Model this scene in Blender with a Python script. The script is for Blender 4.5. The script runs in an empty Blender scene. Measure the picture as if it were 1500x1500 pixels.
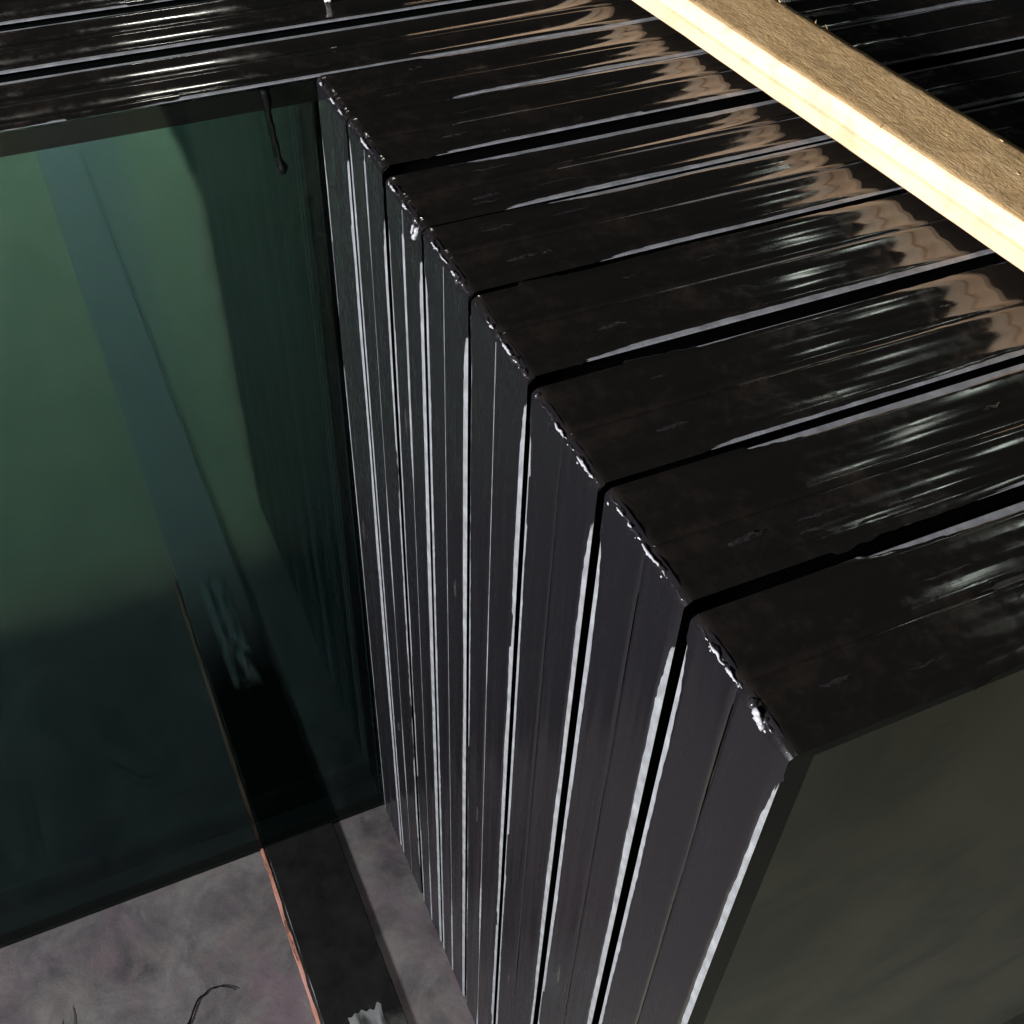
import bpy, bmesh, math, random
from mathutils import Vector, Matrix, noise

# ------------------------------------------------------------------ scene, camera, light
sc = bpy.context.scene
COL = sc.collection
S = 0.8                      # metres per unit height of the glass units

cam_d = bpy.data.cameras.new('camera')
cam_d.sensor_width = 36.0
cam_d.lens = 1709.16 / 1500.0 * 36.0
cam_d.clip_start = 0.01
cam_d.clip_end = 200.0
cam = bpy.data.objects.new('camera', cam_d)
COL.objects.link(cam)
YAW, PITCH, ROLL = 0.4567, 0.8144, 0.0462
fw = Vector((math.sin(YAW) * math.cos(PITCH), math.cos(YAW) * math.cos(PITCH), -math.sin(PITCH)))
rt = Vector((math.cos(YAW), -math.sin(YAW), 0))
up = rt.cross(fw)
r2 = rt * math.cos(ROLL) + up * math.sin(ROLL)
u2 = -rt * math.sin(ROLL) + up * math.cos(ROLL)
M = Matrix((r2, u2, -fw)).transposed().to_4x4()
M.translation = Vector((-0.2033, -0.1669, 1.3812)) * S
cam.matrix_world = M
sc.camera = cam

world = bpy.data.worlds.new('World')
sc.world = world
world.use_nodes = True
bg = world.node_tree.nodes['Background']
bg.inputs['Color'].default_value = (0.55, 0.58, 0.62, 1)
bg.inputs['Strength'].default_value = 0.012

def area(name, loc, target, sx, sy, power, color):
    l = bpy.data.lights.new(name, 'AREA')
    l.shape = 'RECTANGLE'
    l.size, l.size_y = sx, sy
    l.energy = power
    l.color = color
    o = bpy.data.objects.new(name, l)
    COL.objects.link(o)
    o.location = loc
    d = Vector(target) - Vector(loc)
    o.rotation_euler = d.to_track_quat('-Z', 'Y').to_euler()
    return o

# side lamp to the left of the stack
area('side_lamp', (-2.0, -0.25, 1.38), (0.05, 0.2, 0.75), 0.40, 0.40, 130, (0.98, 0.97, 1.0))
# lamp over the aisle in front of the stack
al = area('aisle_lamp', (-0.1, -1.5, 2.5), (-0.1, -1.45, 0.0), 1.2, 0.4, 95, (1.0, 0.98, 0.94))
al.data.spread = math.radians(75)
# fluorescent strips of the hall ceiling, seen mirrored in the sealant
for xx, yy in ((1.95, 0.85), (2.05, 1.7), (2.25, 2.6)):
    area('ceiling_lamp', (xx, yy, 2.8), (xx, yy + 0.0001, 0.0), 0.08, 0.20, 0.55, (0.9, 1.0, 0.88))
for xx in (-0.42, 0.55):
    area('ceiling_lamp', (xx, 4.75, 2.8), (xx, 3.5, 0.8), 0.34, 0.09, 6.0, (1.0, 0.99, 0.88))

sc.view_settings.view_transform = 'Standard'
sc.view_settings.look = 'None'
sc.view_settings.exposure = 0.0
sc.view_settings.gamma = 1.0
sc.cycles.use_denoising = True
sc.cycles.max_bounces = 10
sc.cycles.transparent_max_bounces = 24
sc.cycles.sample_clamp_indirect = 4.0

# ------------------------------------------------------------------ materials
def mat(name):
    m = bpy.data.materials.new(name)
    m.use_nodes = True
    nt = m.node_tree
    return m, nt, nt.nodes['Principled BSDF'], nt.nodes['Material Output']

def N(nt, typ, **kw):
    n = nt.nodes.new(typ)
    for k, v in kw.items():
        if hasattr(n, k):
            setattr(n, k, v)
        else:
            n.inputs[k].default_value = v
    return n

def coords(nt, scale=(1, 1, 1)):
    t = N(nt, 'ShaderNodeTexCoord')
    mp = N(nt, 'ShaderNodeMapping')
    mp.inputs['Scale'].default_value = scale
    nt.links.new(t.outputs['Object'], mp.inputs['Vector'])
    return mp.outputs['Vector']

def tex(nt, vec, scale, detail=4, rough=0.55, dist=0.0):
    n = N(nt, 'ShaderNodeTexNoise')
    n.inputs['Scale'].default_value = scale
    n.inputs['Detail'].default_value = detail
    n.inputs['Roughness'].default_value = rough
    n.inputs['Distortion'].default_value = dist
    nt.links.new(vec, n.inputs['Vector'])
    return n.outputs['Fac']

def ramp(nt, fac, stops):
    r = N(nt, 'ShaderNodeValToRGB')
    e = r.color_ramp.elements
    while len(e) < len(stops):
        e.new(0.5)
    for el, (p, c) in zip(e, stops):
        el.position = p
        el.color = c if len(c) == 4 else (*c, 1)
    nt.links.new(fac, r.inputs['Fac'])
    return r.outputs['Color']

def g(v):
    return (v, v, v, 1)

def math_n(nt, op, a, b=None, clamp=False):
    n = N(nt, 'ShaderNodeMath', operation=op)
    n.use_clamp = clamp
    for i, x in enumerate((a, b)):
        if x is None:
            continue
        if isinstance(x, (int, float)):
            n.inputs[i].default_value = x
        else:
            nt.links.new(x, n.inputs[i])
    return n.outputs[0]

def mixc(nt, fac, a, b):
    n = N(nt, 'ShaderNodeMix', data_type='RGBA')
    for sock, x in ((n.inputs[0], fac), (n.inputs[6], a), (n.inputs[7], b)):
        if isinstance(x, (tuple, float, int)):
            sock.default_value = x
        else:
            nt.links.new(x, sock)
    return n.outputs[2]

def bump(nt, h, strength, dist, prev=None):
    b = N(nt, 'ShaderNodeBump')
    b.inputs['Strength'].default_value = strength
    b.inputs['Distance'].default_value = dist
    nt.links.new(h, b.inputs['Height'])
    if prev is not None:
        nt.links.new(prev, b.inputs['Normal'])
    return b.outputs['Normal']

def sealant_material(name, along, spec=0.5, dusty=0.55, rlo=0.05, rhi=0.13, bs=0.025, base0=(0.0085, 0.0080, 0.0072, 1)):
    """black edge sealant; the tooling streaks run along one axis"""
    m, nt, P, out = mat(name)
    st = [60, 60, 60]
    st[along] = 3.0
    v = coords(nt, st)
    vi = coords(nt)
    streak = tex(nt, v, 4.0, 5, 0.6)
    dust = math_n(nt, 'ADD', math_n(nt, 'MULTIPLY', tex(nt, vi, 26, 6, 0.65, 0.4), 0.6), math_n(nt, 'MULTIPLY', tex(nt, vi, 130, 5, 0.7, 0.3), 0.4))
    fine = tex(nt, vi, 420, 3, 0.6)
    dm = ramp(nt, dust, [(dusty, g(0)), (dusty + 0.22, g(0.8))])
    base = mixc(nt, dm, base0, (0.023, 0.016, 0.013, 1))
    nt.links.new(base, P.inputs['Base Color'])
    r1 = ramp(nt, streak, [(0.3, g(rlo)), (0.75, g(rhi))])
    rr = mixc(nt, dm, r1, g(0.36))
    nt.links.new(rr, P.inputs['Roughness'])
    P.inputs['Specular IOR Level'].default_value = spec
    n1 = bump(nt, streak, bs, 0.0009)
    n2 = bump(nt, fine, 0.015, 0.0004, n1)
    nt.links.new(n2, P.inputs['Normal'])
    return m

M_TOP = sealant_material('sealant_top', 0, 0.5, 0.49)
M_SIDE = sealant_material('sealant_side', 2, 0.32, 0.6, 0.13, 0.36, 0.08, (0.0078, 0.0071, 0.0085, 1))

m, nt, P, out = mat('sealant_lump')
P.inputs['Base Color'].default_value = (0.016, 0.015, 0.016, 1)
P.inputs['Roughness'].default_value = 0.26
P.inputs['Specular IOR Level'].default_value = 0.6
nt.links.new(bump(nt, tex(nt, coords(nt), 500, 3), 0.35, 0.0008), P.inputs['Normal'])
M_LUMP = m

m, nt, P, out = mat('ground_glass_edge')
v = coords(nt)
a = tex(nt, v, 90, 5, 0.6)
b = tex(nt, v, 900, 2)
c1 = ramp(nt, a, [(0.3, (0.13, 0.135, 0.145)), (0.65, (0.28, 0.29, 0.31))])
c2 = mixc(nt, ramp(nt, b, [(0.35, g(0.0)), (0.6, g(0.25))]), c1, (0.1, 0.105, 0.11, 1))
nt.links.new(c2, P.inputs['Base Color'])
P.inputs['Roughness'].default_value = 0.45
nt.links.new(bump(nt, b, 0.25, 0.0004), P.inputs['Normal'])
M_EDGE = m

def glass_material(name, tint, refl, r0):
    m = bpy.data.materials.new(name)
    m.use_nodes = True
    nt = m.node_tree
    nt.nodes.remove(nt.nodes['Principled BSDF'])
    out = nt.nodes['Material Output']
    tr = N(nt, 'ShaderNodeBsdfTransparent')
    tr.inputs['Color'].default_value = (*tint, 1)
    gl = N(nt, 'ShaderNodeBsdfGlossy')
    gl.inputs['Color'].default_value = (*refl, 1)
    gl.inputs['Roughness'].default_value = 0.015
    lw = N(nt, 'ShaderNodeLayerWeight')
    lw.inputs['Blend'].default_value = 0.5
    f5 = math_n(nt, 'POWER', lw.outputs['Facing'], 5.0)
    fr = math_n(nt, 'ADD', math_n(nt, 'MULTIPLY', f5, 0.5 - r0), r0)
    mx = N(nt, 'ShaderNodeMixShader')
    nt.links.new(fr, mx.inputs[0])
    nt.links.new(tr.outputs[0], mx.inputs[1])
    nt.links.new(gl.outputs[0], mx.inputs[2])
    nt.links.new(mx.outputs[0], out.inputs['Surface'])
    vv = coords(nt)
    bn = bump(nt, tex(nt, vv, 5, 1), 0.004, 0.004)
    nt.links.new(bn, gl.inputs['Normal'])
    return m

M_GREEN = glass_material('green_tinted_glass', (0.62, 0.76, 0.72), (0.68, 0.90, 1.0), 0.042)
M_GREEN_OUT = glass_material('green_glass_outer_face', (0.80, 0.90, 0.87), (0.9, 1.0, 0.97), 0.010)
M_GREY = glass_material('grey_glass', (0.70, 0.74, 0.70), (0.97, 1.0, 0.92), 0.045)
M_GREY_OUT = glass_material('grey_glass_outer_face', (0.88, 0.90, 0.88), (1.0, 1.0, 1.0), 0.012)

m, nt, P, out = mat('grey_opaque_pane')  # opaque mottled grey for the middle pane of the outermost unit
v = coords(nt)
a = tex(nt, v, 9, 5, 0.6, 0.4)
b = tex(nt, v, 40, 5, 0.65)
c1 = ramp(nt, a, [(0.36, (0.125, 0.106, 0.102)), (0.5, (0.185, 0.157, 0.147)), (0.64, (0.21, 0.178, 0.162))])
c1 = mixc(nt, ramp(nt, b, [(0.6, g(0)), (0.78, g(0.5))]), c1, (0.10, 0.072, 0.060, 1))
nt.links.new(c1, P.inputs['Base Color'])
P.inputs['Roughness'].default_value = 0.45
P.inputs['Specular IOR Level'].default_value = 0.2
M_GREY_MID = m

m, nt, P, out = mat('spacer_black')
P.inputs['Base Color'].default_value = (0.0014, 0.0014, 0.0016, 1)
P.inputs['Roughness'].default_value = 0.6
P.inputs['Specular IOR Level'].default_value = 0.1
M_SPACER = m

m, nt, P, out = mat('smeared_glass_edge')
nt.links.new(ramp(nt, tex(nt, coords(nt), 60, 4), [(0.45, g(0.008)), (0.7, g(0.05))]), P.inputs['Base Color'])
P.inputs['Roughness'].default_value = 0.6
M_MID = m

# concrete floor with a green painted lane in front of the stack
m, nt, P, out = mat('floor_concrete')
v = coords(nt)
n1 = tex(nt, v, 13, 8, 0.65, 0.5)
n2 = tex(nt, v, 34, 6, 0.65, 0.2)
n3 = tex(nt, v, 420, 4, 0.65)
n4 = tex(nt, v, 3.1, 4)
conc = ramp(nt, n1, [(0.34, (0.024, 0.022, 0.024)), (0.5, (0.056, 0.051, 0.052)), (0.66, (0.096, 0.089, 0.085))])
conc = mixc(nt, ramp(nt, tex(nt, v, 11, 5, 0.6, 0.6), [(0.48, g(0)), (0.62, g(0.75))]), conc, (0.066, 0.046, 0.055, 1))
conc = mixc(nt, ramp(nt, n2, [(0.56, g(0)), (0.74, g(0.7))]), conc, (0.037, 0.035, 0.036, 1))
n5 = tex(nt, v, 16, 5, 0.7, 0.5)
conc = mixc(nt, ramp(nt, n5, [(0.50, g(0)), (0.70, g(0.5))]), conc, (0.095, 0.080, 0.070, 1))
conc = mixc(nt, ramp(nt, n3, [(0.60, g(0)), (0.72, g(0.55))]), conc, (0.03, 0.028, 0.029, 1))
paint = ramp(nt, n1, [(0.3, (0.16, 0.165, 0.112)), (0.55, (0.22, 0.222, 0.155)), (0.75, (0.265, 0.262, 0.192))])
sep = N(nt, 'ShaderNodeSeparateXYZ')
nt.links.new(v, sep.inputs[0])
jit = math_n(nt, 'MULTIPLY', math_n(nt, 'SUBTRACT', n2, 0.5), 0.03)
yj = math_n(nt, 'ADD', sep.outputs['Y'], jit)
xj = math_n(nt, 'ADD', sep.outputs['X'], jit)
my = math_n(nt, 'MULTIPLY', math_n(nt, 'SUBTRACT', 0.115, yj), 30, True)
mx_ = math_n(nt, 'MULTIPLY', math_n(nt, 'SUBTRACT', 0.12, xj), 60, True)
dark_zone = ramp(nt, n1, [(0.3, (0.010, 0.010, 0.009)), (0.5, (0.016, 0.016, 0.014)), (0.72, (0.022, 0.022, 0.019))])  # floor colour darkened here so the near pane mirrors little light
dark_zone = mixc(nt, ramp(nt, n2, [(0.55, g(0)), (0.75, g(0.5))]), dark_zone, (0.009, 0.008, 0.007, 1))
yy_ = sep.outputs['Y']
le = math_n(nt, 'SUBTRACT', xj, math_n(nt, 'ADD', math_n(nt, 'MULTIPLY', yy_, -0.038), -0.130))
ri = math_n(nt, 'SUBTRACT', math_n(nt, 'ADD', math_n(nt, 'MULTIPLY', yy_, -0.10), -0.045), xj)
stripe = math_n(nt, 'MULTIPLY', math_n(nt, 'MULTIPLY', le, 45, True), math_n(nt, 'MULTIPLY', ri, 18, True))
stripe = math_n(nt, 'MULTIPLY', stripe, 0.85)
paint = mixc(nt, stripe, paint, (0.165, 0.165, 0.16, 1))
col = mixc(nt, my, conc, mixc(nt, mx_, dark_zone, paint))
nt.links.new(col, P.inputs['Base Color'])
P.inputs['Roughness'].default_value = 0.6
P.inputs['Specular IOR Level'].default_value = 0.3
nt.links.new(bump(nt, n3, 0.22, 0.0012, bump(nt, n2, 0.4, 0.003)), P.inputs['Normal'])
M_FLOOR = m

def wood(name, lo, mid, hi, rough_b, aniso, speck):
    m, nt, P, out = mat(name)
    vs = coords(nt, aniso)
    vi = coords(nt)
    a = tex(nt, vs, 3.0, 7, 0.68, 0.8)
    b = tex(nt, vi, 60, 6, 0.7, 0.5)
    d = tex(nt, coords(nt, (1.0, 0.5, 1.0)), 380, 4, 0.7)
    f = tex(nt, coords(nt, (300, 60, 300)), 3, 3)
    c = ramp(nt, a, [(0.3, lo), (0.52, mid), (0.75, hi)])
    c = mixc(nt, ramp(nt, b, [(0.50, g(0)), (0.72, g(0.6))]), c, (*[x * 0.6 for x in lo], 1))
    c = mixc(nt, ramp(nt, d, [(0.60, g(0)), (0.70, g(speck))]), c, (*[x * 0.35 for x in lo], 1))
    nt.links.new(c, P.inputs['Base Color'])
    P.inputs['Roughness'].default_value = 0.8
    P.inputs['Specular IOR Level'].default_value = 0.2
    nt.links.new(bump(nt, d, rough_b, 0.0008, bump(nt, f, rough_b * 0.5, 0.0012, bump(nt, b, rough_b, 0.002))), P.inputs['Normal'])
    return m

M_WOOD = wood('rough_sawn_pine', (0.50, 0.31, 0.135), (0.66, 0.445, 0.215), (0.77, 0.56, 0.31), 0.45, (90, 7.0, 90), 0.4)
M_PINE_LOW = wood('planed_pine_orange_low', (0.75, 0.48, 0.28), (0.80, 0.55, 0.34), (0.83, 0.61, 0.40), 0.15, (40, 3.0, 40), 0.0)  # orange put into the lower half to warm its reflection in the sealant
M_PINE = wood('planed_pine', (0.77, 0.54, 0.35), (0.82, 0.61, 0.41), (0.85, 0.67, 0.48), 0.15, (40, 3.0, 40), 0.0)

m, nt, P, out = mat('rail_rubber')
v = coords(nt)
n1 = tex(nt, v, 40, 6, 0.65)
sepr = N(nt, 'ShaderNodeSeparateXYZ')
nt.links.new(v, sepr.inputs[0])
front_fade = math_n(nt, 'MULTIPLY', math_n(nt, 'SUBTRACT', math_n(nt, 'ADD', 0.22, math_n(nt, 'MULTIPLY', n1, 0.10)), sepr.outputs['Y']), 4.5, True)  # pad colour fades to grey towards its front end
rub = ramp(nt, n1, [(0.35, g(0.003)), (0.7, (0.0075, 0.0075, 0.007))])
nt.links.new(mixc(nt, front_fade, rub, (0.19, 0.19, 0.185, 1)), P.inputs['Base Color'])
P.inputs['Roughness'].default_value = 0.75
P.inputs['Specular IOR Level'].default_value = 0.05
nt.links.new(bump(nt, n1, 0.3, 0.001), P.inputs['Normal'])
M_RUBBER = m

m, nt, P, out = mat('rail_steel')
n1 = tex(nt, coords(nt), 22, 6, 0.65)
nt.links.new(ramp(nt, n1, [(0.3, (0.20, 0.23, 0.25)), (0.7, (0.31, 0.34, 0.36))]), P.inputs['Base Color'])
P.inputs['Roughness'].default_value = 0.55
P.inputs['Metallic'].default_value = 0.2
M_STEEL = m

m, nt, P, out = mat('rail_rust')
v = coords(nt, (1, 0.35, 1))
n1 = tex(nt, v, 55, 5, 0.7)
nt.links.new(ramp(nt, n1, [(0.40, (0.045, 0.016, 0.012)), (0.5, (0.27, 0.11, 0.07)), (0.62, (0.29, 0.15, 0.13)), (0.75, (0.25, 0.16, 0.16))]), P.inputs['Base Color'])
P.inputs['Roughness'].default_value = 0.7
nt.links.new(bump(nt, n1, 0.6, 0.002), P.inputs['Normal'])
M_RUST = m

m, nt, P, out = mat('clear_film')
P.inputs['Base Color'].default_value = (0.20, 0.21, 0.21, 1)
P.inputs['Roughness'].default_value = 0.16
P.inputs['Alpha'].default_value = 0.45
M_FILM = m

m, nt, P, out = mat('white_scrap')
P.inputs['Base Color'].default_value = (0.8, 0.8, 0.8, 1)
P.inputs['Roughness'].default_value = 0.4
M_WHITE = m

m, nt, P, out = mat('cork')
nt.links.new(ramp(nt, tex(nt, coords(nt), 300, 4), [(0.35, (0.10, 0.06, 0.03)), (0.65, (0.28, 0.17, 0.09))]), P.inputs['Base Color'])
P.inputs['Roughness'].default_value = 0.9
M_CORK = m

m, nt, P, out = mat('floor_stain')
P.inputs['Base Color'].default_value = (0.03, 0.026, 0.027, 1)
P.inputs['Roughness'].default_value = 0.5
M_STAIN = m

# ------------------------------------------------------------------ mesh helpers
def build(name, verts, faces, mats, parent=None, mi=None, smooth=False):
    me = bpy.data.meshes.new(name)
    me.from_pydata(verts, [], faces)
    for mm in (mats if isinstance(mats, (list, tuple)) else [mats]):
        me.materials.append(mm)
    if mi:
        me.polygons.foreach_set('material_index', mi)
    if smooth:
        me.polygons.foreach_set('use_smooth', [True] * len(me.polygons))
    me.update()
    o = bpy.data.objects.new(name, me)
    COL.objects.link(o)
    if parent:
        o.parent = parent
    return o

def tag(o, label=None, cat=None, group=None, kind=None):
    if label: o['label'] = label
    if cat: o['category'] = cat
    if group: o['group'] = group
    if kind: o['kind'] = kind
    return o

def empty(name, loc):
    o = bpy.data.objects.new(name, None)
    o.empty_display_size = 0.05
    COL.objects.link(o)
    o.location = loc
    return o

def box_vf(x0, x1, y0, y1, z0, z1, base=0):
    v = [(x0, y0, z0), (x1, y0, z0), (x1, y1, z0), (x0, y1, z0), (x0, y0, z1), (x1, y0, z1), (x1, y1, z1), (x0, y1, z1)]
    f = [(0, 3, 2, 1), (4, 5, 6, 7), (0, 1, 5, 4), (1, 2, 6, 5), (2, 3, 7, 6), (3, 0, 4, 7)]
    return v, [tuple(i + base for i in q) for q in f]

def nz(x, y=0.0, z=0.0):
    return noise.noise(Vector((x, y, z)))          # about -1..1

def sstep(a, b, x):
    t = max(0.0, min(1.0, (x - a) / (b - a)))
    return t * t * (3 - 2 * t)

def grid(nu, nv, fn):
    v = [fn(i / (nu - 1), j / (nv - 1)) for i in range(nu) for j in range(nv)]
    f = [(i * nv + j, i * nv + j + 1, (i + 1) * nv + j + 1, (i + 1) * nv + j) for i in range(nu - 1) for j in range(nv - 1)]
    return v, f

def tube(pts, rads, sides=10, rn=0.0, seed=0):
    """closed lumpy tube through pts"""
    V, F = [], []
    n = len(pts)
    for i, p in enumerate(pts):
        p = Vector(p)
        t = (Vector(pts[min(i + 1, n - 1)]) - Vector(pts[max(i - 1, 0)])).normalized()
        a = t.orthogonal().normalized() if abs(t.x) > 0.99 else t.cross(Vector((1, 0, 0))).normalized()
        b = t.cross(a)
        for k in range(sides):
            th = 2 * math.pi * k / sides
            r = rads[i] * (1 + rn * nz(i * 0.9 + seed, math.cos(th) * 1.3, math.sin(th) * 1.3 + seed))
            V.append(tuple(p + a * (r * math.cos(th)) + b * (r * math.sin(th))))
    for i in range(n - 1):
        for k in range(sides):
            F.append((i * sides + k, i * sides + (k + 1) % sides, (i + 1) * sides + (k + 1) % sides, (i + 1) * sides + k))
    F.append(tuple(range(sides - 1, -1, -1)))
    F.append(tuple((n - 1) * sides + k for k in range(sides)))
    return V, F

# ------------------------------------------------------------------ sealed glass unit
PT = 0.0048                  # pane thickness

def pane(parent, x0, x1, y0, y1, z0, z1, mglass, medge):
    """glass sheet with arrissed (bevelled), ground edges"""
    c = 0.0006
    rings = [(y0, c), (y0 + c, 0.0), (y1 - c, 0.0), (y1, c)]
    V, F, mi = [], [], []
    k_ = 0.0045                  # the top left corner is nipped off
    for y, e in rings:
        V += [(x0 + e, y, z0 + e), (x1 - e, y, z0 + e), (x1 - e, y, z1 - e), (x0 + k_ + e * 0.4, y, z1 - e), (x0 + e, y, z1 - k_ - e * 0.4)]
    for r in range(3):
        for k in range(5):
            k2 = (k + 1) % 5
            F.append((r * 5 + k, (r + 1) * 5 + k, (r + 1) * 5 + k2, r * 5 + k2)); mi.append(3 if k == 0 else 1)
    F.append((0, 1, 2, 3, 4)); mi.append(2)
    F.append((19, 18, 17, 16, 15)); mi.append(0)
    return build('glass_pane', V, F, [mglass[0], medge, mglass[1], M_SPACER], parent, mi)

def cover(s, seed, corner, lo, hi):
    """how far the sealant creeps over a pane edge, as a fraction of the pane"""
    c = 0.5 * (lo + hi) + (hi - lo) * (0.75 * nz(s * 5.0, seed) + 0.35 * nz(s * 23.0, seed + 7) + 0.16 * nz(s * 140.0, seed + 3))
    step = nz(s * 9.0, seed + 31)
    if step > 0.38:
        c += 0.35
    if s < corner:
        c = max(c, 1.15)
    elif s < corner + 0.035:
        k = (s - corner) / 0.035
        c = max(c, 1.15 - 0.75 * k ** 0.6 + 0.18 * nz(s * 190, seed + 8))
    return max(-0.05, c)

WAV = [1.0]
def make_unit(name, y0, thick, x0, x1, height, seed, mglass, xtop0=None, corner_top=0.03, corner_side=0.02, depth=0.0012, shift=0.0, mid_show=False, opaque_mid=False):
    """y0 = front face of the unit; three panes, two sealant beads on every visible edge"""
    root = empty(name, (x0, y0, 0.0))
    W = x1 - x0
    H = height
    rnd = random.Random(seed)
    ys = [0.0, (thick - PT) * (0.5 + rnd.uniform(-0.05, 0.05)), thick - PT]
    for k, yy in enumerate(ys):
        rec = 0.0012 if k == 1 and not mid_show else 0.0
        pane(root, rec, W, yy, yy + PT, 0.0003, H - (0.0005 if k == 1 else 0), mglass if k == 0 else ((M_GREY_MID, M_GREY_MID) if opaque_mid and k == 1 else (mglass[0], mglass[0])), M_MID if k == 1 and not mid_show else M_EDGE)
    # spacer and sealant body between the panes: a dark frame
    d = 0.0165
    for k in range(2):
        a, b = ys[k] + PT - 0.0006, ys[k + 1] + 0.0006
        V, F = [], []
        for bx in ((0.004, W - 0.004, a, b, H - d, H - 0.004), (0.004, d, a, b, d + 0.0002, H - d - 0.0002),
                   (0.004, W - 0.004, a, b, 0.0003, d), (W - d, W - 0.004, a, b, d + 0.0002, H - d - 0.0002)):
            v, f = box_vf(*bx, base=len(V))
            V += v; F += f
        build('spacer_frame', V, F, M_SPACER, root)
    # beads
    for k in range(2):
        a, b = ys[k] + PT, ys[k + 1]
        outer_a, outer_b = (k == 0), (k == 1)
        sd = seed * 13.7 + k * 5.1
        bias = [rnd.choice((-0.3, -0.15, 0.0, 0.15, 0.4)) + shift + (0.18 if q % 2 == 0 else 0.0) for q in range(4)]
        def across(s, v, corner, sA, sB, dep, wav, flat):
            loA, hiA = (0.15, 0.75) if outer_a else (0.25, 0.62)
            loB, hiB = (0.15, 0.75) if outer_b else (0.25, 0.62)
            oa = cover(s, sA, corner, loA + flat * (0.0 if outer_a else 0.2), hiA + flat * (0.0 if outer_a else 0.2)) * PT
            ob = cover(s, sB, corner, loB + flat * (0.0 if outer_b else 0.2), hiB + flat * (0.0 if outer_b else 0.2)) * PT
            if outer_a: oa += bias[0 + int(flat)] * PT * (0 if s < corner else 1)
            if outer_b: ob += bias[2 + int(flat)] * PT * (0 if s < corner else 1)
            oa, ob = max(0.0, oa), max(0.0, ob)
            if flat:
                gz = nz(s * 4.0, seed * 1.9)
                inner = 0.5 - (0.42 * sstep(-0.05, 0.25, gz) if mid_show else 0.13 * max(0.0, nz(s * 11, seed + 2) + 0.3))
                inner += 0.03 * nz(s * 70, sA)
                if s < corner: inner = 0.5
                inner = max(0.03, min(0.5, inner)) * PT
                if not outer_a: oa = inner
                if not outer_b: ob = inner
            if not outer_a: oa = min(oa, 0.5 * PT)
            if not outer_b: ob = min(ob, 0.5 * PT)
            y = (a - oa) + v * (b + ob - a + oa)
            u = (y - a) / (b - a)
            if u < 0 or u > 1:
                e = -u if u < 0 else u - 1
                lim = (oa if u < 0 else ob) / (b - a) + 1e-9
                h = 0.00045 * (1 - (e / lim) ** 2) - 0.0001 * (e / lim)
            else:
                q = 1 - (2 * u - 1) ** 2
                h = 0.00045 - (dep * (1 + 0.35 * nz(s * 6, sA + 2))) * q
                h += flat * q * (0.00030 * nz(u * 4.5 + sA, s * 1.6, sA) + 0.00016 * nz(u * 11 + sA, s * 5.0, sA + 6))
                h += WAV[0] * dep * 0.35 * math.exp(-((u - 0.5 - 0.12 * nz(s * 8, sA + 4)) / 0.13) ** 2) * (1 - flat)
                h += wav * q * (nz(s * 34, u * 2.0, sA) * 0.32 + nz(s * 15, u * 1.6, sA + 3) * 0.5 + nz(s * 6, u * 1.3, sA + 9))
            return y, h
        vs = [0, 0.03, 0.06, 0.1, 0.14, 0.2, 0.28, 0.36, 0.44, 0.52, 0.6, 0.68, 0.76, 0.82, 0.87, 0.91, 0.95, 0.975, 1]
        # top bead
        L = W
        ss = []
        s = 0.0
        while s < L:
            ss.append(s); s += 0.0016 if s < 0.7 else 0.02
        ss.append(L)
        V = []
        for s in ss:
            for v in vs:
                y, h = across(s, v, corner_top * (0.8 + 0.4 * rnd.random() * 0), sd + 1, sd + 2, depth, 0.00012 * WAV[0], 0)
                # the corner end of the bead rounds over
                rr = 0.004
                if s < rr:
                    h -= rr - math.sqrt(max(0, rr * rr - (rr - s) ** 2)) if s > 0 else rr
                V.append((s, y, H + h))
        nv = len(vs)
        F = [(i * nv + j, (i + 1) * nv + j, (i + 1) * nv + j + 1, i * nv + j + 1) for i in range(len(ss) - 1) for j in range(nv - 1)]
        build('top_sealant', V, F, M_TOP, root, smooth=True)
        # side bead
        ss = []
        s = 0.0
        while s < H:
            ss.append(s); s += 0.002
        ss.append(H)
        V = []
        for s in ss:
            for v in vs:
                y, h = across(s, v, corner_side, sd + 11, sd + 12, 0.0004, 0.00012, 1)
                rr = 0.003
                if s < rr:
                    h -= rr - math.sqrt(max(0, rr * rr - (rr - s) ** 2)) if s > 0 else rr
                V.append((-h, y, H - s))
        F = [(i * nv + j, (i + 1) * nv + j, (i + 1) * nv + j + 1, i * nv + j + 1) for i in range(len(ss) - 1) for j in range(nv - 1)]
        build('side_sealant', V, F, M_SIDE, root, smooth=True)
    return root, ys

def corner_ridge(root, thick, H, seed):
    """crumbly ridge of sealant along the corner where top and side meet"""
    rnd = random.Random(seed * 3 + 1)
    pts, rads = [], []
    n = 90
    lumps = [(rnd.random(), rnd.uniform(0.008, 0.05), rnd.choice((0.0003, 0.0005, 0.0008, 0.0016))) for _ in range(6)]
    for i in range(n):
        t = i / (n - 1)
        y = 0.0015 + t * (thick - 0.003)
        r = 0.0007 + 0.0004 * nz(i * 0.3, seed) + sum(a * math.exp(-((t - c) / w) ** 2) for c, w, a in lumps)
        pts.append((0.0012 + 0.0011 * nz(i * 0.16, seed), y, H - 0.0016 + 0.0013 * nz(i * 0.14, seed + 5)))
        rads.append(max(0.0004, 0.8 * r * (1 + 0.35 * nz(i * 0.8, seed + 9))))
    V, F = tube(pts, rads, 8, 0.45, seed)
    o = build('corner_ridge', V, F, M_LUMP, root, smooth=True)
    return o

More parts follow.
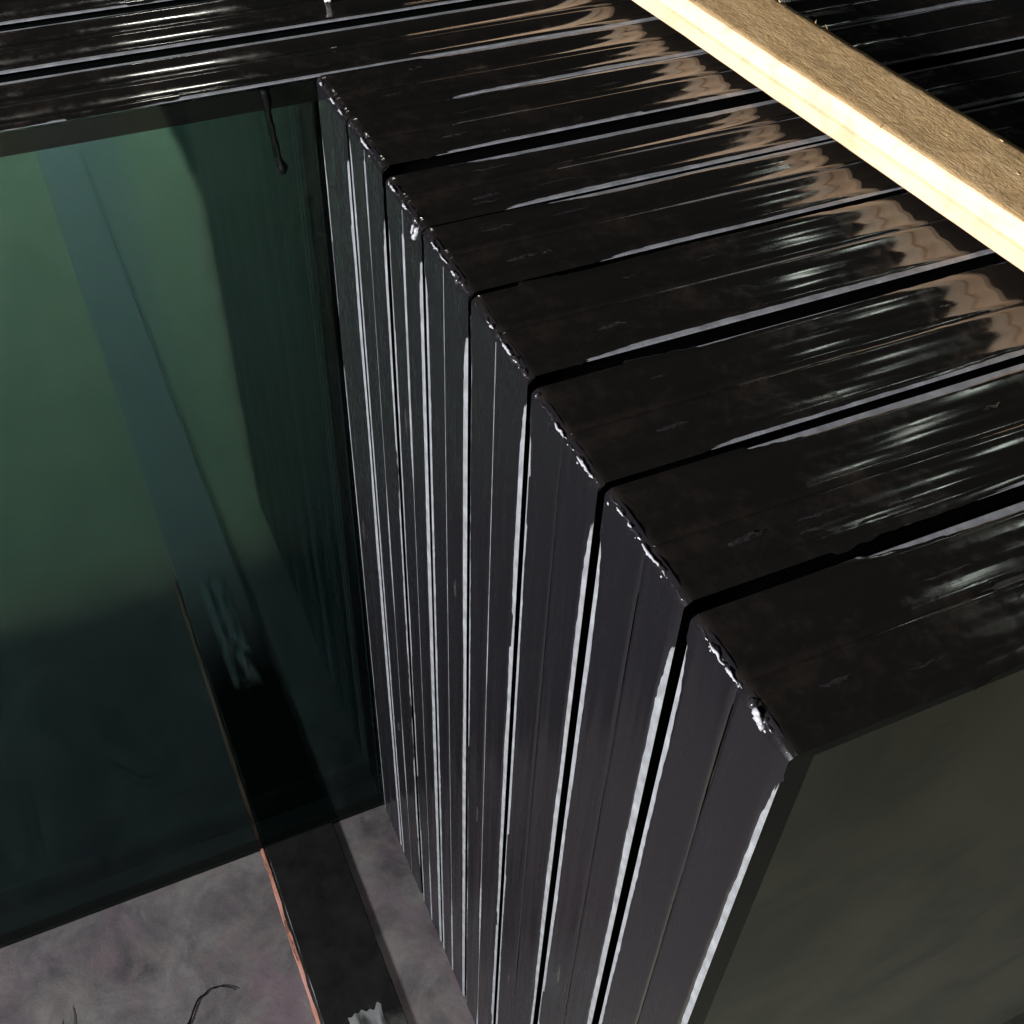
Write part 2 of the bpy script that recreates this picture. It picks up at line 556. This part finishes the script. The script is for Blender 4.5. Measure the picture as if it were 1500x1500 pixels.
def smear(root, x, y, z, L, w, ang, seed, m=None, name='sealant_smear', face='top'):
    """raised dab of sealant or dirt on a bead"""
    nu, nv = 22, 7
    def fn(u, v):
        wv = w * (0.35 + 0.65 * math.sin(math.pi * min(1, u * 0.9 + 0.08))) * (1 + 0.5 * nz(u * 7, seed))
        xx = (u - 0.5) * L
        yy = (v - 0.5) * wv + 0.0012 * nz(u * 4, seed + 3)
        h = 0.0009 * math.sin(math.pi * v) * math.sin(math.pi * u) ** 0.5 * (1 + 0.6 * nz(u * 9, v * 4, seed)) - 0.0001
        c, s_ = math.cos(ang), math.sin(ang)
        if face == 'top':
            return (x + xx * c - yy * s_, y + xx * s_ + yy * c, z + h)
        return (-h + 0.0, y + yy, z + xx)
    V, F = grid(nu, nv, fn)
    return build(name, V, F, m or M_LUMP, root, smooth=True)

m, nt, P, out = mat('pale_crumb_glint')
P.inputs['Base Color'].default_value = (0.34, 0.34, 0.36, 1)  # pale colour paints in the lamp glints on the black corner sealant
P.inputs['Roughness'].default_value = 0.3
M_CRUMB_GLINT = m

def crumbs(root, spots, seed):
    """broken crumbs in the corner sealant, their paleness partly painted glints"""
    V, F = [], []
    rnd = random.Random(seed)
    for (x, y, z, r) in spots:
        bm = bmesh.new()
        bmesh.ops.create_icosphere(bm, subdivisions=2, radius=1.0)
        sx, sy, sz = r * rnd.uniform(0.5, 1.0), r * rnd.uniform(0.7, 1.5), r * rnd.uniform(0.6, 1.5)
        base = len(V)
        o = rnd.uniform(0, 50)
        for v in bm.verts:
            k = 1 + 0.5 * nz(v.co.x * 1.4 + o, v.co.y * 1.4, v.co.z * 1.4)
            V.append((x + v.co.x * sx * k, y + v.co.y * sy * k, z + v.co.z * sz * k))
        F += [tuple(base + q.index for q in f.verts) for f in bm.faces]
        bm.free()
    o = build('crumbs', V, F, M_CRUMB_GLINT, root, smooth=True)
    o['kind'] = 'stuff'
    return o

T = 0.0775 * S
# front and back of every unit of the short stack, in stack pitches
RANGES = [(0.00, 0.93), (1.03, 1.94), (2.05, 2.97), (3.06, 3.98), (4.06, 4.90), (4.98, 5.73), (5.84, 6.66), (6.74, 7.52)]
LABELS = [
    'outermost sealed glass unit of the short stack, its grey pane facing open floor',
    'second sealed unit of the short stack, just behind the outermost one',
    'third sealed unit of the short stack, counted from the open grey pane',
    'fourth sealed unit of the short stack, counted from the open grey pane',
    'fifth sealed unit of the short stack, with a notch torn in its corner sealant',
    'third short sealed unit counted from the long green glass',
    'second short sealed unit counted from the long green glass',
    'short sealed unit leaning directly against the long green glass',
]
units = []
for i, (a, b) in enumerate(RANGES):
    root, ys = make_unit('sealed_glass_unit', a * T, (b - a) * T, 0.0, 0.95 * S, S * (1.0 + 0.002 * math.sin(i * 2.3)), 11 + i * 3,
                         (M_GREY, M_GREY_OUT), mid_show=i in (3, 4, 5, 6), opaque_mid=i == 0, depth=0.00085 + 0.0002 * math.sin(i * 1.7), corner_top=0.085 if i == 0 else 0.03 + 0.022 * ((i * 2) % 3), corner_side=0.012 + 0.007 * ((i * 2) % 3))
    tag(root, LABELS[i], 'glass unit', 'short stack of sealed glass units')
    th = (b - a) * T
    hh = S * (1.0 + 0.002 * math.sin(i * 2.3))
    corner_ridge(root, th, hh, 5 + i)
    units.append((root, th, hh))

for i, (root, th, hh) in enumerate(units):
    rr_ = random.Random(40 + i)
    sp = []
    for w in range(rr_.choice((2, 3, 4))):      # short pale sealant worms that paint glints along the corner
        t0 = rr_.uniform(0.04, 0.85); L = rr_.uniform(0.04, 0.2); n = 14; r0_ = rr_.uniform(0.00035, 0.0007); o_ = rr_.uniform(0, 40)
        pts = [(0.0001 + 0.0006 * nz(k * 0.35, o_), th * min(0.97, t0 + L * k / (n - 1)), hh - 0.0007 + 0.0007 * nz(k * 0.35, o_ + 9)) for k in range(n)]
        rads = [r0_ * math.sin(math.pi * (k + 0.7) / (n + 0.4)) ** 0.5 * (1 + 0.6 * nz(k * 0.7, o_ + 3)) for k in range(n)]
        V, F = tube(pts, rads, 8, 0.4, o_)
        build('glint_worm', V, F, M_CRUMB_GLINT, root, smooth=True)
    for k in range(3):                      # and a few strays
        sp.append((rr_.uniform(-0.0004, 0.0006), th * rr_.random(), hh - rr_.uniform(0.0, 0.004), rr_.uniform(0.0002, 0.0005)))
    if i == 0:
        sp += [(-0.0002, th * (0.30 - 0.02 * k), hh - 0.001 - 0.0008 * k, 0.0016 - 0.0002 * (k % 3)) for k in range(4)]
    if i == 5:
        sp += [(-0.0004, th * (0.08 + 0.03 * k), hh - 0.004 - 0.0025 * (k % 3), 0.0018 - 0.0002 * k) for k in range(6)]
    crumbs(root, sp, i)

# dabs and smears on the tops and sides
rnd = random.Random(4)
for i, (root, th, hh) in enumerate(units):
    smear(root, 0.030 + 0.006 * i % 0.02, th * 0.30, hh + 0.0002 - 0.0006, 0.017, 0.003, 0.05, i + 2)
    for k in range(3):
        smear(root, rnd.uniform(0.02, 0.2), th * rnd.choice((0.2, 0.3, 0.7, 0.8)), hh - 0.0006, rnd.uniform(0.006, 0.03), 0.0016, 0.03, i * 9 + k)
    for k in range(1):
        smear(root, 0, th * rnd.choice((0.3, 0.7)), hh * rnd.uniform(0.3, 0.97), rnd.uniform(0.006, 0.03), 0.002, 0, i * 7 + k, face='side')

# long units behind the stack
LONG = [(7.56, 8.40), (8.54, 9.38), (9.50, 10.34)]
LLAB = ['long sealed unit with dark green glass rising from the concrete floor',
        'long sealed unit directly behind the front green glass, tube lamps mirrored on its top',
        'rearmost long sealed unit of the pack']
longs = []
WAV[0] = 0.15
for i, (a, b) in enumerate(LONG):
    root, ys = make_unit('long_glass_unit', a * T, (b - a) * T, -0.95 * S, 0.95 * S, S * (0.998 + 0.001 * i), 71 + i * 5, (M_GREEN, M_GREEN_OUT),
                         depth=0.0013, corner_top=0.01, corner_side=0.01, shift=-0.22)
    tag(root, LLAB[i], 'glass unit', 'long sealed glass units behind the short stack')
    longs.append(root)

# string of sealant hanging down the green glass
x_, z_ = 0.95 * S - 0.034 * S, 0.998 * S
pts, rads = [], []
for i in range(30):
    t = i / 29
    pts.append((x_ + 0.0015 * nz(t * 5, 3) + t * 0.0045 - 0.002, -0.0012, z_ - 0.002 - t * 0.052))
    rads.append((0.0019 - 0.0011 * sstep(0.0, 0.35, t) + 0.0012 * math.exp(-((t - 0.94) / 0.06) ** 2)) * (1 + 0.3 * nz(t * 14, 8)))
V, F = tube(pts, [r * 1.5 for r in rads], 8, 0.3, 2)
build('sealant_drip', V, F, M_SPACER, longs[0], smooth=True)

# ------------------------------------------------------------------ floor and rail
V = [(-6, -6, 0), (6, -6, 0), (6, 6, 0), (-6, 6, 0)]
fl = build('floor', V, [(0, 1, 2, 3)], M_FLOOR)
tag(fl, kind='structure')

Y1 = 7.56 * T
rail = empty('floor_rail', (-0.165 * S, 0, 0))
tag(rail, 'flat black floor rail with a rusty pink edge beside the short stack', 'rail')
xr0, xr1 = 0.0, 0.0925 * S
def bar(name, x0, x1, y0, y1, z0, z1, m, seed, jag=0.0006):
    n = max(3, int((y1 - y0) / 0.012))
    V, F = [], []
    for i in range(n):
        y = y0 + (y1 - y0) * i / (n - 1)
        a = x0 + jag * nz(y * 40, seed); b = x1 + jag * nz(y * 40, seed + 4)
        V += [(a, y, z0), (b, y, z0), (b - 0.0008, y, z1), (a + 0.0008, y, z1)]
    for i in range(n - 1):
        for k in range(4):
            F.append((i * 4 + k, i * 4 + (k + 1) % 4, (i + 1) * 4 + (k + 1) % 4, (i + 1) * 4 + k))
    F += [(3, 2, 1, 0), tuple((n - 1) * 4 + k for k in range(4))]
    return build(name, V, F, m, rail)
bar('steel_bar', 0.004, xr1, -1.9, Y1 - 0.0005, 0.0002, 0.0035, M_STEEL, 1)
bar('rubber_pad', 0.005, xr1 + 0.0012, -1.9, Y1 - 0.001, 0.0037, 0.0062, M_RUBBER, 2)
bar('rusty_lip', -0.0012, 0.0030, 0.09, Y1 - 0.0007, 0.0002, 0.0055, M_RUST, 3, 0.0016)

# crumpled film lying on the rail
def film(u, v):
    x = -0.016 + 0.032 * u
    y = -0.16 + 0.17 * v
    e = min(u, 1 - u, v * 1.5, (1 - v) * 1.5)
    h = 0.003 + 0.016 * abs(nz(u * 2.1, v * 4.0, 4)) * min(1, e * 6) + 0.002 * abs(nz(u * 2.5, v * 9, 1))
    return (x * (1 - 0.35 * abs(nz(v * 4, 2))) + 0.004 * nz(v * 7, 5), y + 0.006 * nz(u * 6, 9), h)
V, F = grid(26, 60, film)
fo = build('plastic_film', V, F, M_FILM, smooth=True)
fo.location = (-0.112 * S, 0.33 * S, 0.004)
tag(fo, 'crumpled scrap of pale plastic film lying on the black floor rail', 'plastic film')

# black sealant offcut and scuffs on the concrete
pts, rads = [], []
for i in range(26):
    t = i / 25
    pts.append((-0.315 * S + 0.075 * S * t, 0.40 * S + 0.05 * S * math.sin(t * 2.3) - 0.01 * S + 0.004 * nz(t * 6, 1), 0.0022))
    rads.append(0.0012 * (1 - 0.65 * t) * (1 + 0.3 * nz(t * 9, 2)))
V, F = tube(pts, rads, 8, 0.2, 4)
so = build('sealant_offcut', V, F, M_SPACER, smooth=True)
tag(so, 'thin curved black sealant offcut lying on the concrete floor', 'offcut')

for k, (sx, sy, L, w) in enumerate(((-0.434, 0.437, 0.075, 0.0030), (-0.421, 0.443, 0.085, 0.0045))):
    n = 24
    V, F = [], []
    for i in range(n):
        t = i / (n - 1)
        ww = w * (math.sin(math.pi * t) ** 0.6) * (0.7 + 0.5 * nz(t * 9, k)) + 0.0001
        xx, yy = sx * S + 0.004 * t + 0.0012 * nz(t * 5, k + 4), sy * S - L * 0.6 + L * t
        V += [(xx - ww / 2, yy, 0.0006), (xx + ww / 2, yy, 0.0006)]
    F = [(2 * i, 2 * i + 1, 2 * i + 3, 2 * i + 2) for i in range(n - 1)]
    st = build('sealant_streak', V, F, M_STAIN)
    tag(st, ('thinner' if k == 0 else 'wider') + ' of two dark sealant streaks dried on the concrete floor', 'streak')

# ------------------------------------------------------------------ timber batten across the tops
ang = math.atan2(-0.098, 1.0)
bat = empty('timber_batten', (0, 0, 0))
tag(bat, 'pale timber batten with rough tan top laid across the stack', 'batten')
bw, bh = 0.0625 * S, 0.0255 * S
z0 = 1.0 * S + 0.0058
def xl(Y):                       # left edge of the batten
    return 0.2575 + 0.098 * (0.56 - Y)
ya, yb = -0.10, 1.02
nseg = 240
prof_l = [(0.0012, 0.0), (0.0, 0.0012), (0.0, bh * 0.44), (0.0016, bh * 0.485), (0.0016, bh * 0.51), (0.0, bh * 0.555), (0.0, bh - 0.0008), (0.0008, bh)]
topn = 9
V, F, mi = [], [], []
rows = []
for i in range(nseg + 1):
    Y = ya + (yb - ya) * i / nseg
    y = Y * S
    x = xl(Y) * S + 0.0008 * nz(y * 9, 1) + 0.0003 * nz(y * 60, 2)
    xr = xl(Y) * S + bw + 0.0010 * nz(y * 8, 5) + 0.0009 * nz(y * 70, 6)
    r = []
    for px, pz in prof_l:
        r.append((x + px + 0.0003 * nz(y * 50, pz * 400), y, z0 + pz))
    for k in range(1, topn):
        t = k / topn
        r.append((x + (xr - x) * t, y, z0 + bh + 0.0005 * nz(y * 14, t * 4, 3) + 0.00015 * nz(y * 60, t * 9, 8)))
    r += [(xr - 0.001, y, z0 + bh - 0.0002), (xr, y, z0 + bh - 0.0015), (xr, y, z0 + 0.001), (xr - 0.001, y, z0)]
    rows.append(len(r)); V += r
m_ = rows[0]
for i in range(nseg):
    for k in range(m_):
        k2 = (k + 1) % m_
        F.append((i * m_ + k, (i + 1) * m_ + k, (i + 1) * m_ + k2, i * m_ + k2))
        mi.append(1 if k >= len(prof_l) - 1 and k < len(prof_l) + topn + 1 else (2 if k < 3 else 0))
F.append(tuple(range(m_))); mi.append(0)
F.append(tuple(nseg * m_ + k for k in range(m_ - 1, -1, -1))); mi.append(0)
body = build('board', V, F, [M_PINE, M_WOOD, M_PINE_LOW], bat, mi)
body.data.polygons.foreach_set('use_smooth', [q == 1 for q in mi])
# torn fibres on the rough top
rnd = random.Random(8)
for k in range(26):
    Y = rnd.uniform(0.0, 0.62); t = rnd.choice((rnd.random(), rnd.uniform(0.9, 1.0), rnd.uniform(0.0, 0.1)))
    cx, cy = xl(Y) * S + bw * t, Y * S
    L = rnd.uniform(0.0015, 0.004); a = rnd.uniform(-0.9, 0.9) + math.pi / 2; w = rnd.uniform(0.0002, 0.0006)
    dx, dy = math.cos(a) * L, math.sin(a) * L
    V = [(cx - w, cy, z0 + bh - 0.0004), (cx + w, cy, z0 + bh - 0.0004), (cx, cy + w * 2, z0 + bh + 0.0004), (cx + dx, cy + dy, z0 + bh + rnd.uniform(0.0006, 0.0022))]
    build('splinter', V, [(0, 1, 2), (0, 3, 1), (1, 3, 2), (2, 3, 0)], M_WOOD, bat)

# cork pads that carry the batten
for Y in (0.12, 0.47):
    x = (xl(Y) + 0.02) * S
    v, f = box_vf(x, x + 0.02, Y * S - 0.012, Y * S + 0.012, 1.0 * S + 0.0006, z0)
    p = build('cork_pad', v, f, M_CORK)
    tag(p, 'thin cork pad squeezed under the timber batten on the %s sealed unit' % ('second' if Y < 0.3 else 'seventh'), 'pad', 'cork pads under the batten')

# small pale scraps on the tops
def scrap(name, x, y, z, L, w, ang, label, seed, curl=0.5):
    nu, nv = 14, 5
    def fn(u, v):
        th = (u - 0.5) * curl * 3
        xx = math.sin(th) / max(curl * 3, 1e-3) * L
        zz = (1 - math.cos(th)) / max(curl * 3, 1e-3) * L
        yy = (v - 0.5) * w * (0.5 + 0.5 * math.sin(math.pi * (0.15 + 0.8 * u)))
        c, s_ = math.cos(ang), math.sin(ang)
        return (xx * c - yy * s_, xx * s_ + yy * c, zz + 0.0006 * nz(u * 3, v * 2, seed))
    V, F = grid(nu, nv, fn)
    o = build(name, V, F, M_WHITE, smooth=True)
    md = o.modifiers.new('solid', 'SOLIDIFY'); md.thickness = 0.0006
    o.location = (x, y, z)
    return tag(o, label, 'scrap')
scrap('plastic_scrap', 0.045 * S, 0.695 * S, 0.999 * S, 0.012, 0.004, 1.4, 'white curl of plastic on the top edge behind the green glass', 1, 0.7)
scrap('plastic_chip', 0.475 * S, 0.51 * S, 1.0005 * S, 0.009, 0.003, 0.1, 'small white chip on the black tops beyond the timber batten', 2, 0.2)
